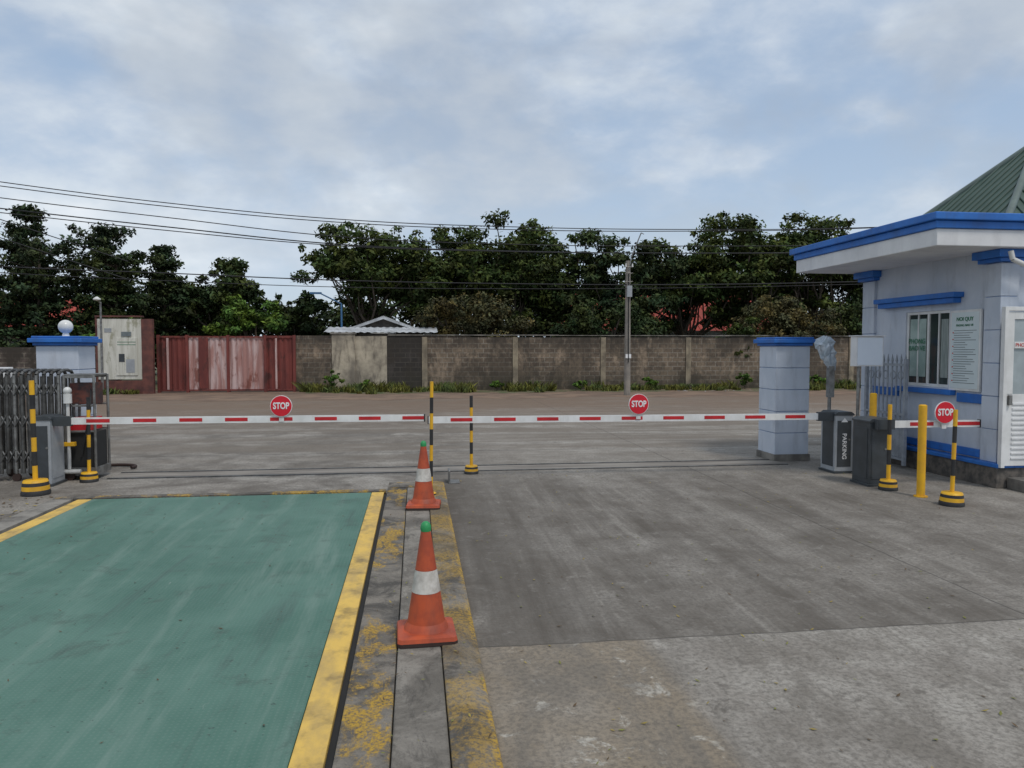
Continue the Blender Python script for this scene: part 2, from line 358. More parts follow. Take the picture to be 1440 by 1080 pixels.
g=MB(); g.cyl((0,0,0),(0,0,1.05),.045,.045,YEL,20); g.cyl((0,0,1.05),(0,0,1.06),.045,.03,YEL,20); g.cyl((0,0,0),(0,0,.012),.075,.075,YEL,20); g.obj('yellow_post',(5.74,7.75,0))
g=MB(); g.cyl((0,0,0),(0,0,1.1),.045,.045,YEL,20); g.cyl((0,0,1.1),(0,0,1.11),.045,.03,YEL,20); g.obj('yellow_post',(6.02,9.1,0))
# ------------------------------------------------------------------ barriers
def barrier(name,x0,x1,y0,y1,h,a,b,signs,body,front,word=None):
    E=empty(name,((x0+x1)/2,(y0+y1)/2,0)); ox,oy=(x0+x1)/2,(y0+y1)/2
    g=MB(); X0,X1,Y0,Y1=x0-ox,x1-ox,y0-oy,y1-oy
    g.box(X0-.02,X1+.02,Y0-.02,Y1+.02,0,.03,DGREY)
    g.box(X0,X1,Y0,Y1,.03,h-.05,body)
    g.prism([(X0-.012,h-.05),(X1+.012,h-.05),(X1+.012,h-.03),(X1-.03,h),(X0+.03,h),(X0-.012,h-.03)],Y0-.012,Y1+.012,DGREY)
    g.box(X0+.03,X1-.03,Y0-.006,Y0-.001,.09,h-.12,front)
    g.box(X0-.006,X0-.001,Y0+.04,Y1-.04,.09,h-.12,front); g.box(X1+.001,X1+.006,Y0+.04,Y1-.04,.09,h-.12,body)
    g.cyl(((X0+X1)/2+.07,Y0-.014,h*.55),((X0+X1)/2+.07,Y0-.006,h*.55),.014,.014,STEEL,12)
    g.obj('cabinet',parent=E,bevel=.006)
    ax,ay,az=a; bx,by,bz=b
    d=Vector((bx-ax,by-ay,bz-az)); L=d.length; ang=math.atan2(d.y,d.x)
    g=MB(); n=max(2,round(L/.28))
    for i in range(n):
        s0=L*i/n; s1=L*(i+1)/n
        g.box(s0,s1,-.02,.02,-.042,.042,WHITE)
        if i%2==1: g.box(s0,s1,-.0225,.0225,-.020,.024,RED)
    g.box(-.12,.10,-.035,.035,-.06,.06,DGREY); g.box(L,L+.015,-.025,.025,-.05,.05,BLK)
    g.obj('boom_arm',(ax-ox,ay-oy,az),parent=E,rot=(0,0,ang))
    for px_,py_,pz_ in signs:
        g=MB()
        g.cyl((0,.0,0),(0,.012,0),.136,.136,STOPW,40,smooth=False); g.cyl((0,-.004,0),(0,.0,0),.129,.129,REDS,40,smooth=False)
        g.box(-.03,.03,.013,.02,-.20,-.05,WHITE)
        g.obj('stop_disc',(px_-ox,py_-oy,pz_),parent=E)
        text('STOP',.115,(px_-ox,py_-.0065-oy,pz_),(R90,0,0),STOPW,E,'stop_lettering',bold=.0035,sx=.72)
    if word:
        text(word,.085,((X0+X1)/2,Y0-.0085,h*.44),(R90,math.radians(90),0),STOPW,E,'lettering',bold=.001)
        g=MB(); g.add([((X0+X1)/2-.05,Y0-.008,.70),((X0+X1)/2+.05,Y0-.008,.70),((X0+X1)/2,Y0-.008,.76)],[(0,1,2)],STOPW)
        g.obj('arrow_mark',parent=E)
    return E
barrier('boom_barrier',-4.68,-4.46,9.7,10.05,.87,(-4.34,9.78,.80),(.10,9.66,.80),[(-1.70,9.66,.97)],LGREY,DGREY)
barrier('boom_barrier',5.64,5.90,9.35,9.70,.84,(5.52,9.42,.775),(.16,9.60,.80),[(2.92,9.46,.965)],LGREY,DGREY,'PARKING')
barrier('boom_barrier',5.52,5.80,8.4,8.75,.84,(5.68,8.33,.775),(6.9,8.30,.775),[(6.40,8.24,.92)],DGREY,DGREY)
# ------------------------------------------------------------------ gate pillars
def pillar(p,q,lamp):
    E=empty('gate_pillar',(p,q,0)); h=.27; g=MB()
    g.box(-h-.02,h+.02,-h-.02,h+.02,0,.10,CONC)
    z=.10; n=5; H=1.74
    for i in range(n):
        z1=z+(H-.10)/n
        g.box(-h,h,-h,h,z+.0,z1-.010,WALLP); g.box(-h+.010,h-.010,-h+.010,h-.010,z1-.010,z1,WALLG); z=z1
    g.obj('shaft',parent=E,bevel=.005)
    g=MB(); g.box(-h-.03,h+.03,-h-.03,h+.03,H+.001,H+.04,BLUE); g.box(-h-.075,h+.075,-h-.075,h+.075,H+.041,H+.10,BLUE); g.box(-h-.04,h+.04,-h-.04,h+.04,H+.101,H+.13,BLUE)
    g.obj('cap',parent=E,bevel=.008)
    if lamp:
        g=MB(); g.cyl((0,0,H+.13),(0,0,H+.18),.05,.035,WHITE,16); g.ball((0,0,H+.265),.095,pm('globe_glass',(.78,.78,.75),None,3,.25)); g.obj('globe_lamp',parent=E)
pillar(-4.87,11.12,True); pillar(5.63,10.77,False)
# ------------------------------------------------------------------ retractable gate
E=empty('retractable_gate',(-4.5,10.35,0))
g=MB()
for i in range(38):
    xx=-.05-i*.088; top=1.42
    for yy in(-.2,.2):
        g.cyl((xx,yy,.10),(xx,yy,top-.06),.021,.021,STEELD if i%3 else STEEL,8)
        g.cyl((xx-.035,yy*.92,.10),(xx-.035,yy*.92,top-.09),.014,.014,STEELD,6)
    for a in range(5):
        t0=math.pi*a/5;t1=math.pi*(a+1)/5
        g.cyl((xx,.2*math.cos(t0),top-.06+.06*math.sin(t0)),(xx,.2*math.cos(t1),top-.06+.06*math.sin(t1)),.021,.021,STEELD,8,cap=False)
    for zz in(.25,.7,1.10):
        g.cyl((xx,-.2,zz),(xx-.088,-.2,zz+.16),.011,.011,STEEL,6); g.cyl((xx,-.215,zz+.16),(xx-.088,-.215,zz),.011,.011,STEELD,6)
    if i%3==0:
        for yy in(-.2,.2): g.cyl((xx,yy-.02,.05),(xx,yy+.02,.05),.05,.05,RUBBER,12)
g.obj('lattice',parent=E)
g=MB()
g.box(.0,.40,-.22,.22,.06,.16,STEEL); g.box(.03,.37,-.18,.18,.16,.62,DARK); g.box(.06,.32,-.19,.17,.64,.80,RED)
for xx in(.02,.38):
    for yy in(-.21,.21): g.cyl((xx,yy,.1),(xx,yy,1.36),.018,.018,STEEL,8)
for zz in(.62,.95,1.32):
    g.box(.02,.38,-.22,-.20,zz,zz+.025,STEEL); g.box(.02,.38,.20,.22,zz,zz+.025,STEEL)
g.box(.05,.35,-.12,.14,.98,1.25,pm('rust_motor',(.16,.05,.035),(.05,.03,.03),8,.6)); g.box(.02,.38,-.21,.21,1.345,1.37,STEEL)
g.cyl((.08,-.26,.15),(.08,-.26,1.0),.022,.022,PVC,10); g.cyl((.08,-.26,1.0),(.08,-.26,1.12),.05,.05,WHITE,14); g.ball((.08,-.26,1.16),.05,PVC)
g.cyl((-.02,-.26,.12),(.22,-.26,.12),.03,.03,PVC,10); g.box(.02,.16,-.29,-.23,.45,.50,YEL)
g.cyl((.2,-.2,.3),(.34,-.24,.9),.012,.012,CABLE,6); g.cyl((.34,-.24,.9),(.3,-.1,1.2),.012,.012,CABLE,6)
for xx in(.07,.33): g.cyl((xx,-.24,.06),(xx,-.18,.06),.06,.06,RUBBER,14)
g.obj('drive_unit',parent=E,bevel=.003)
g=MB()
for a in range(14):
    t0=math.pi*a/14-.4;t1=math.pi*(a+1)/14-.4
    g.cyl((.3*math.cos(t0),.2*math.sin(t0),.03),(.3*math.cos(t1),.2*math.sin(t1),.03),.022,.022,RUBBER,8)
g.obj('rubber_hose',(-4.25,11.0,0))
# ------------------------------------------------------------------ guard booth
B=empty('guard_booth',(7.1,8.2,0)); OX,OY=7.1,8.2
def bx(g,x0,x1,y0,y1,z0,z1,m): g.box(x0-OX,x1-OX,y0-OY,y1-OY,z0,z1,m)
g=MB(); bx(g,6.98,11.2,8.08,11.05,0,.25,STONE); bx(g,6.96,7.2,8.06,11.07,.25,.30,BLUE); bx(g,7.2,11.2,8.06,8.3,.25,.30,BLUE)
bx(g,7.1,8.4,7.70,8.06,0,.14,CONC); g.obj('plinth',parent=B,bevel=.008)
g=MB()
bx(g,7.1,7.25,8.45,9.1,.30,2.9,WALLP); bx(g,7.1,7.25,10.0,10.7,.30,2.9,WALLP)
bx(g,7.1,7.25,9.1,10.0,.30,1.17,WALLP); bx(g,7.1,7.25,9.1,10.0,2.22,2.9,WALLP)
bx(g,7.25,11.1,10.8,10.95,.30,2.9,WALLP); bx(g,8.1,11.1,8.25,8.4,.30,2.9,WALLP); bx(g,7.25,8.1,8.25,8.4,.3,2.9,WALLP); bx(g,10.95,11.1,8.4,10.8,.3,2.9,WALLP)
bx(g,7.25,10.95,8.4,10.8,.30,.31,DARK); g.obj('walls',parent=B)
g=MB()
for (xa,xb,ya,yb) in((7.055,7.30,8.19,8.45),(7.055,7.25,10.7,11.0)):
    z=.30
    for i in range(6):
        z1=z+2.45/6; bx(g,xa,xb,ya,yb,z,z1-.010,WALLP); bx(g,xa+.01,xb-.01,ya+.01,yb-.01,z1-.010,z1,WALLG); z=z1
g.obj('corner_pilasters',parent=B,bevel=.004)
g=MB()
for (ya,yb,xe) in((8.10,8.56,8.6),(10.6,11.1,7.4)):
    bx(g,7.0,xe,ya+.04,yb-.04,2.752,2.80,BLUE); bx(g,6.95,xe,ya,yb,2.802,2.898,BLUE)
bx(g,6.98,7.098,8.9,10.5,2.30,2.37,BLUE); bx(g,6.94,7.098,8.85,10.55,2.372,2.44,BLUE)
bx(g,7.01,7.098,8.95,10.1,1.08,1.15,BLUE); bx(g,7.065,7.098,8.46,8.9,1.0,1.12,BLUE); bx(g,7.065,7.098,10.1,10.69,1.0,1.12,BLUE)
bx(g,7.06,7.098,8.46,10.69,.32,.42,BLUE)
g.obj('blue_trim',parent=B,bevel=.006)
g=MB()
for ya,yb,za,zb in((9.1,9.14,1.17,2.22),(9.96,10.0,1.17,2.22),(9.14,9.96,1.17,1.21),(9.14,9.96,2.18,2.22),(9.53,9.57,1.21,2.18),(9.33,9.35,1.21,2.18),(9.75,9.77,1.21,2.18)):
    bx(g,7.12,7.17,ya,yb,za,zb,WHITE)
bx(g,7.14,7.15,9.14,9.96,1.21,2.18,GLASS)
bx(g,7.130,7.136,9.60,9.94,1.30,2.12,pm('window_poster',(.40,.50,.46),(.25,.34,.31),3,.5))
bx(g,7.130,7.136,9.16,9.30,1.3,2.1,pm('curtain',(.32,.36,.34),(.2,.24,.23),3,.7,stretch=(1,9,1)))
g.obj('window',parent=B,bevel=.003)
text('PHONG\nBAO VE',.10,(7.115-OX,9.77-OY,1.75),(R90,0,-R90),TXTG,B,'window_lettering')
g=MB(); bx(g,7.06,7.085,8.50,9.04,1.15,2.20,WHITE); bx(g,7.055,7.0595,8.53,9.01,1.18,2.17,BOARD)
z=1.93
while z>1.24:
    a=random.uniform(.0,.2); bx(g,7.0525,7.0548,8.56+a,8.96,z,z+.007,TXTD); z-=.031
for k in range(8): bx(g,7.0525,7.0548,8.965,8.985,1.90-k*.09,1.915-k*.09,TXTR)
g.obj('notice_board',parent=B)
text('NOI QUY',.07,(7.051-OX,8.77-OY,2.08),(R90,0,-R90),TXTG,B,'board_heading',bold=.001)
text('PHONG BAO VE',.042,(7.051-OX,8.77-OY,2.0),(R90,0,-R90),TXTG,B,'board_heading')
g=MB()
D0=-.21
def db(x0,x1,y0,y1,z0,z1,m): bx(g,x0+D0,x1+D0,y0-.05,y1-.05,z0,z1,m)
db(7.19,7.24,8.07,8.13,.26,2.20,WHITE); db(8.0,8.05,8.07,8.13,.26,2.20,WHITE); db(7.24,8.0,8.07,8.13,2.15,2.20,WHITE)
db(7.25,7.99,8.09,8.12,.28,1.15,WHITE); db(7.25,7.33,8.085,8.125,1.151,2.14,WHITE); db(7.91,7.99,8.085,8.125,1.151,2.14,WHITE); db(7.33,7.91,8.085,8.125,2.05,2.14,WHITE)
db(7.33,7.91,8.10,8.11,1.151,2.05,pm('frosted_glass',(.42,.48,.50),None,2,.2)); db(7.33,7.91,8.08,8.098,1.70,1.78,WHITE)
for k in range(12): db(7.33,7.91,8.078,8.089,.36+k*.06,.385+k*.06,SOFF)
db(7.26,7.30,8.05,8.083,1.02,1.14,STEEL); g.obj('door',parent=B,bevel=.003)
text('PHONG BAO VE',.06,(7.56+D0-OX,8.028-OY,1.74),(R90,0,0),TXTR,B,'door_lettering')
g=MB(); bx(g,6.03,12,7.98,11.2,2.90,3.10,SOFF); bx(g,6.0,12.03,7.95,11.23,3.102,3.19,BLUE); bx(g,5.95,12.08,7.90,11.28,3.192,3.28,BLUE); g.obj('canopy',parent=B,bevel=.01)
g=MB(); g.cyl((7.02-OX,8.02-OY,2.86),(7.05-OX,8.02-OY,2.76),.03,.03,PVC,12); g.cyl((7.05-OX,8.02-OY,2.76),(7.75-OX,8.02-OY,2.50),.03,.03,PVC,12); g.obj('drain_pipe',parent=B)
GR=pm('green_roof_sheet',(.030,.065,.048),(.045,.085,.065),3,.5); GRR=pm('ridge_green',(.13,.17,.15),None,3,.5)
A=Vector((9.4-OX,10.3-OY,4.85)); cs=[Vector((7.55-OX,8.75-OY,3.25)),Vector((11.25-OX,8.75-OY,3.25)),Vector((11.25-OX,11.7-OY,3.25)),Vector((7.55-OX,11.7-OY,3.25))]
g=MB()
for i in range(4):
    a,b=cs[i],cs[(i+1)%4]; nrm=(b-a).cross(A-a).normalized(); n=int((b-a).length/.16)
    g.add([a,b,A],[(0,1,2)],GR)
    foot=(A-a).dot((b-a).normalized())/(b-a).length
    for k in range(1,n):
        f_=k/n; base=a.lerp(b,f_)
        up=(A-a.lerp(b,foot)); s=min(f_/foot,(1-f_)/(1-foot))
        top=base+up*s*.97
        g.cyl(base+nrm*.006,top+nrm*.006,.018,.018,GR,6,cap=False)
    g.cyl(a+nrm*.0,A,.05,.05,GRR,8)
g.obj('hip_roof',parent=B)
# ------------------------------------------------------------------ swing gate leaf
g=MB(); GP=pm('gate_paint',(.36,.39,.43),(.25,.27,.30),6,.5)
for zz in(.12,.75,1.45): g.box(-.02,.02,-.45,.45,zz,zz+.035,GP)
for i in range(10):
    y=-.44+i*.098; g.cyl((0,y,.12),(0,y,1.52),.012,.012,GP,8); g.cyl((0,y,1.52),(0,y,1.62),.022,.002,GP,6)
for y in(-.45,.45): g.box(-.022,.022,y-.022,y+.022,.05,1.55,GP)
for i in range(5):
    for a in range(8):
        t0=2*math.pi*a/8;t1=2*math.pi*(a+1)/8; cy=-.34+i*.17
        g.cyl((0,cy+.06*math.cos(t0),1.32+.06*math.sin(t0)),(0,cy+.06*math.cos(t1),1.32+.06*math.sin(t1)),.008,.008,GP,6,cap=False)
g.box(-.005,.005,-.43,.43,.16,.7,GP)
g.obj('steel_swing_gate',(6.80,10.0,0))
# ------------------------------------------------------------------ display box on stand, wrapped camera
g=MB(); g.cyl((0,0,0),(0,0,1.46),.022,.022,STEEL,12); g.box(-.09,.09,-.09,.09,0,.012,STEEL)
g.box(-.10,.29,-.10,.04,1.46,1.86,SOFF); g.box(-.085,.275,-.108,-.101,1.475,1.845,pm('display_face',(.68,.74,.82),(.63,.69,.78),2,.3)); g.box(-.12,.31,-.13,.06,1.862,1.875,SOFF)
g.obj('display_cabinet_stand',(5.96,9.35,0),bevel=.004)
g=MB(); g.cyl((0,0,0),(0,0,1.5),.025,.025,STEEL,12); g.box(-.08,.08,-.08,.08,0,.012,STEEL)
g.box(-.03,.05,-.04,.04,1.0,1.45,STEEL); g.box(-.17,.0,-.04,.04,1.66,1.74,LGREY)
vs=[];fs=[];nn=16;kk=11
for k in range(kk):
    zz=1.36+.50*k/(kk-1); rr=[.03,.05,.07,.09,.11,.10,.13,.15,.15,.13,.05][k]
    ox_=[.04,.03,.02,0,-.02,-.04,-.06,-.08,-.08,-.07,-.06][k]
    for i in range(nn):
        a=2*math.pi*i/nn; r=rr*random.uniform(.62,1.2); vs.append((ox_+r*1.0*math.cos(a),r*.7*math.sin(a),zz+random.uniform(-.03,.03)))
for k in range(kk-1):
    for i in range(nn): fs.append((k*nn+i,k*nn+(i+1)%nn,(k+1)*nn+(i+1)%nn,(k+1)*nn+i))
fs.append(tuple(range((kk-1)*nn,kk*nn))); g.add(vs,fs,PLASTIC)
g.obj('wrapped_camera_post',(5.90,9.95,0))
# ------------------------------------------------------------------ boundary wall
W=empty('brick_boundary_wall',(0,30,0))
def wall(x0,x1,h,mat,nm,y0=0,y1=.2):
    g=MB(); x=x0
    while x<x1-1e-6:
        xe=min(x+1.85,x1); g.box(x,xe,y0,y1,-.1,h+random.uniform(-.02,.02),mat); x=xe
    g.obj(nm,parent=W)
wall(.35,34,2.18,BRICK,'main_wall'); wall(-1.15,.35,2.2,BRICKS,'stained_wall'); 
wall(-2.4,-1.15,2.2,PALECOL,'rendered_wall'); wall(-4.75,-3.3,2.22,BRICK,'end_wall')
g=MB(); g.box(-3.3,-2.4,-.06,.25,-.1,2.26,PALECOL); g.box(-3.36,-2.36,-.1,.29,2.262,2.34,CONC)
g.obj('wall_column',parent=W,bevel=.01)
g=MB(); x=.35
while x<34: g.box(x-.11,x+.11,-.05,-.002,-.1,2.16,PILAST); x+=3.68
g.obj('pilasters',parent=W,bevel=.008)
g=MB(); x=-1.1
while x<34:
    g.box(x,x+2.3,-.04,.25,2.222,2.255+random.uniform(-.006,.012),CONC) ; x+=2.31
g.obj('coping',parent=W)
g=MB(); g.box(-45,-11.9,0,.2,-.1,1.75,BRICKD); g.obj('brick_wall',(0,31,0))
g=MB(); g.box(-8,0,0,.15,0,1.25,WHITE); g.box(-8,0,-.03,.18,1.252,1.30,SOFF); g.obj('white_low_wall',(-8.6,17,0),bevel=.01)
# ------------------------------------------------------------------ rusty gate
G=empty('rusty_sheet_gate',(-7.2,29.9,0))
def corr(x0,x1,z0,z1,mat,nm,amp=.022,per=.2):
    g=MB(); n=int((x1-x0)/(per/4)); vs=[];fs=[]
    for i in range(n+1):
        x=x0+(x1-x0)*i/n; y=amp*math.sin(2*math.pi*x/per); vs+=[(x,y,z0),(x,y,z1)]
    for i in range(n): fs.append((2*i,2*i+2,2*i+3,2*i+1))
    g.add(vs,fs,mat); g.obj(nm,parent=G)
corr(-2.55,-1.55,.05,2.15,RUSTR,'side_panel'); corr(-1.5,-.05,.08,2.18,RUSTP,'leaf'); corr(.0,1.35,.08,2.18,RUSTP,'leaf'); corr(1.4,2.45,.03,2.2,RUSTR,'side_panel')
g=MB()
for x in(-2.58,-1.53,-.02,1.37,2.47): g.box(x-.05,x+.05,-.08,.08,-.05,2.22,RUSTR)
for z in(.06,2.12): g.box(-2.5,2.45,-.06,-.03,z,z+.06,RUSTR)
g.box(-1.1,-.75,-.07,-.03,.15,2.1,RUSTR); g.box(-2.28,-2.2,-.06,-.03,.1,2.1,RUSTP); g.box(1.75,1.82,-.06,-.03,.1,2.1,RUSTP); g.obj('posts',parent=G)
# ------------------------------------------------------------------ electrical board
g=MB(); RB=pm('red_brown_frame',(.17,.06,.045),(.09,.035,.03),3,.7)
BDW=rust_mat('faded_white_board',(.68,.67,.60),(.52,.51,.44),(.30,.29,.20))
g.box(-.8,.75,.0,.12,.55,2.80,BDW); g.box(-.86,-.8,-.02,.14,.0,2.86,RB); g.box(.75,1.15,-.02,.16,.0,2.80,RB); g.box(-.86,.80,-.04,.16,2.862,2.92,RB)
g.box(-.8,.75,.0,.3,.0,.5,RB); g.box(-.15,.6,-.03,-.002,.7,2.1,BDW); g.box(-.05,.15,-.04,-.031,1.2,1.5,DGREY); g.box(.05,.40,-.04,-.031,2.15,2.32,TXTD); g.box(.2,.5,-.04,-.031,.8,1.3,LGREY)
for k in range(5): 
    if k%2: g.box(-.1,.55,-.036,-.031,2.0-k*.05-.02,2.0-k*.05,TXTG)
g.box(-.55,-.3,-.012,-.003,2.3,2.45,LGREY)
g.obj('electrical_cabinet',(-10.9,29.2,0),bevel=.01)
# shed behind wall
S=empty('corrugated_shed',(-1.4,33,0)); g=MB()
g.prism([(-1.7,0),(1.7,0),(1.7,2.35),(0,3.0),(-1.7,2.35)],0,3.5,pm('shed_wall',(.16,.14,.12),(.08,.075,.07),2,.9)); g.box(-.55,.55,-.03,-.003,2.35,2.62,WHITE); g.obj('walls',parent=S)
g=MB()
for sgn in(-1,1):
    n=40; vs=[];fs=[]
    for i in range(n+1):
        y=-.3+4.2*i/n; dz=.025*math.sin(i*1.6)
        vs+=[(0,y,3.1+dz),(sgn*2.1,y,2.33+dz)]
    for i in range(n): fs.append((2*i,2*i+1,2*i+3,2*i+2))
    g.add(vs,fs,GREYROOF)
g.prism([(-2.1,2.33),(-2.1,2.24),(0,2.98),(2.1,2.24),(2.1,2.33),(0,3.09)],-.32,-.30,GREYROOF)
vs=[];fs=[]
for i in range(61):
    x=-2.3+4.6*i/60; dz=.02*math.sin(i*1.7); vs+=[(x,-2.3,2.36+dz),(x,-.35,2.62+dz)]
for i in range(60): fs.append((2*i,2*i+2,2*i+3,2*i+1))
g.add(vs,fs,GREYROOF)
g.obj('roof',parent=S)
def house(p,q,wd,dp,eh,rh,wallm,roofm):
    H=empty('red_roof_house',(p,q,0)); g=MB(); g.box(-wd/2,wd/2,0,dp,0,eh,wallm); 
    for k in range(int(wd/3)): g.box(-wd/2+1+k*3,-wd/2+2.2+k*3,-.03,-.002,1.2,2.6,GLASS)
    g.obj('walls',parent=H)
    g=MB(); g.add([(-wd/2-.5,-.6,eh-.1),(wd/2+.5,-.6,eh-.1),(wd/2+.5,dp/2,eh+rh),(-wd/2-.5,dp/2,eh+rh),(wd/2+.5,dp+.6,eh-.1),(-wd/2-.5,dp+.6,eh-.1)],[(0,1,2,3),(3,2,4,5),(0,3,5),(1,4,2)],roofm)
    n=int(wd/.5)
    for k in range(n): 
        x=-wd/2+k*.5; g.cyl((x,-.6,eh-.08),(x,dp/2,eh+rh+.02),.04,.04,roofm,5,cap=False)
    g.obj('roof',parent=H)
house(16,44.5,13,7,2.9,2.4,WALLP,REDROOF); house(-24,44,10,6,2.6,2.0,CONC,REDROOF)
# ------------------------------------------------------------------ utility pole & wires
g=MB(); g.cyl((0,0,-.1),(0,0,4.85),.12,.085,POLEM,14)
g.cyl((.0,-.09,4.5),(.1,-.09,5.0),.02,.02,STEEL,8); g.cyl((.1,-.09,5.0),(.45,-.09,5.85),.025,.02,STEEL,8); g.cyl((.45,-.09,5.85),(.55,-.09,5.8),.015,.015,STEEL,8)
for z in(4.1,4.4,4.62): g.cyl((-.14,-.12,z),(.14,-.12,z),.014,.014,STEEL,8); 
g.cyl((.12,-.14,4.62),(.12,-.14,4.74),.035,.02,PVC,10); g.cyl((-.12,-.14,4.62),(-.12,-.14,4.74),.035,.02,PVC,10)
g.box(-.08,.10,-.2,-.11,3.55,3.95,LGREY); g.cyl((.0,-.13,1.2),(.0,-.11,4.4),.018,.018,CABLE,6); g.box(-.1,.1,-.125,-.1,1.35,1.5,STOPW)
g.obj('utility_pole',(7.6,26.05,0))
cu=bpy.data.curves.new('power_lines','CURVE'); cu.dimensions='3D'; cu.bevel_depth=.015; cu.materials.append(CABLE)
ps=[-32,-20,-13.4,-8.15,-2.55,3.39,9.7,16.4,32]
def wire(zs,y0,y1,r=1):
    s=cu.splines.new('BEZIER'); s.bezier_points.add(len(ps)-1)
    for i,(p_,z_) in enumerate(zip(ps,zs)):
        bp=s.bezier_points[i]; bp.co=(p_,y0+(y1-y0)*i/(len(ps)-1),z_); bp.handle_left_type=bp.handle_right_type='AUTO'; bp.radius=r
wire([9.6,7.95,7.08,6.52,6.11,5.98,6.02,6.22,7.2],26,26.1)
wire([9.5,7.8,6.98,6.43,6.03,5.90,5.97,6.2,7.2],26.3,26.1)
wire([9.0,7.4,6.57,6.04,5.52,5.37,5.42,5.6,6.6],26,26.1)
wire([8.4,6.95,6.25,5.75,5.28,5.15,5.18,5.35,6.2],26.2,26.2,1.3)
wire([8.0,6.7,6.08,5.6,5.2,5.1,5.15,5.3,6.0],25.9,26)
wire([5.6,4.8,4.36,4.2,4.03,3.98,4.02,4.2,4.8],26,26,1.2)
wire([5.3,4.6,4.16,3.95,3.80,3.8,3.9,4.1,4.7],26.1,25.9,.8)
for zst in(6.9,6.3):
    s=cu.splines.new('BEZIER'); s.bezier_points.add(1)
    for bp,c in zip(s.bezier_points,((-20,26.4,8.3-(7.1-zst)),(-9.5,26.3,zst-2.3))): bp.co=c; bp.handle_left_type=bp.handle_right_type='AUTO'
o=bpy.data.objects.new('power_lines',cu); COL.objects.link(o)
g=MB(); g.cyl((0,0,0),(0,0,3.4),.05,.035,STEEL,10); g.cyl((0,0,3.3),(.0,-.3,3.5),.02,.02,STEEL,8); g.lathe((0,-.3,3.45),[(.02,.12),(.12,.05),(.13,.0),(.001,-.03)],WHITE,14); g.obj('street_lamp',(-11.4,28.8,0))
g=MB(); BL=pm('lamp_blue',(.05,.15,.3),None,3,.5); g.cyl((0,0,0),(0,0,3.7),.05,.04,BL,10); g.cyl((0,0,3.7),(-.9,-.1,4.15),.03,.03,BL,8); g.box(-1.35,-.85,-.18,-.02,4.12,4.2,BL); g.obj('street_lamp',(-3.3,34,0))
# ------------------------------------------------------------------ foliage
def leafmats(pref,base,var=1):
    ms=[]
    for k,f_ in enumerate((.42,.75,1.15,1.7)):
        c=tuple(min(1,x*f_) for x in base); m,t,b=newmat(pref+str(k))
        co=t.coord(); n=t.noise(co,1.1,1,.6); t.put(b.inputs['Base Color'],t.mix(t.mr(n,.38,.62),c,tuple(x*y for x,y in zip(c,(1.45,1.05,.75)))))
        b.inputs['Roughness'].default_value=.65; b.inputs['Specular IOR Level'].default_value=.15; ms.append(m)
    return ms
LA=leafmats('leaf_broad',(.040,.066,.018)); LP=leafmats('leaf_pine',(.028,.050,.022)); LB=leafmats('leaf_bush',(.062,.066,.030)); LG=leafmats('leaf_bright',(.065,.13,.025))
LD=leafmats('leaf_deep',(.030,.052,.018)); LW=leafmats('leaf_weed',(.085,.115,.035))
def leaves(cl,n,size,mats):
    cl=np.array(cl); wts=cl[:,3]**2; wts/=wts.sum()
    idx=rng.choice(len(cl),n,p=wts); c=cl[idx]
    d=rng.normal(size=(n,3)); d/=np.linalg.norm(d,axis=1)[:,None]
    r=rng.uniform(0,1,n)**.5*rng.uniform(.8,1.28,n)
    pos=c[:,:3]+d*r[:,None]*np.stack([c[:,3],c[:,3],c[:,4]],1)
    nrm=d*.8+rng.normal(size=(n,3))*.6+np.array([0,0,.45]); nrm/=np.linalg.norm(nrm,axis=1)[:,None]
    a=np.cross(nrm,rng.normal(size=(n,3))); a/=np.linalg.norm(a,axis=1)[:,None]; b=np.cross(nrm,a)
    s=size*rng.uniform(.55,1.35,n)[:,None]
    v=np.stack([pos-a*s,pos+b*s*.5,pos+a*s,pos-b*s*.5],1).reshape(-1,3)
    sh=c[:,5]+d[:,2]*.8*r+rng.normal(size=n)*.5  # clump tops lighter, undersides darker: shading put into leaf colour, plus random tone
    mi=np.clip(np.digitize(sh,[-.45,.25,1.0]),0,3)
    return v,mi
def finish_tree(name,g,v,mi,mats,loc,rot=0):
    nb=len(g.mats); base=len(g.v); 
    n=len(mi); faces=(np.arange(n*4).reshape(-1,4)+base).tolist()
    me=bpy.data.meshes.new(name); me.from_pydata(g.v+v.tolist(),[],g.f+[tuple(f) for f in faces])
    for m in g.mats+mats: me.materials.append(m)
    me.polygons.foreach_set('material_index',g.m+(mi+nb).tolist()); me.update()
    o=bpy.data.objects.new(name,me); COL.objects.link(o); o.location=loc; return o
def limb(g,p0,p1,r0,r1,bend=.25):
    p0=Vector(p0);p1=Vector(p1); k=4; pts=[p0]
    L=(p1-p0).length
    for i in range(1,k): pts.append(p0.lerp(p1,i/k)+Vector([random.uniform(-1,1)*bend*L*.25 for _ in range(3)]))
    pts.append(p1)
    for i in range(k): g.cyl(pts[i],pts[i+1],r0+(r1-r0)*i/k,r0+(r1-r0)*(i+1)/k,BARK,7,cap=False)
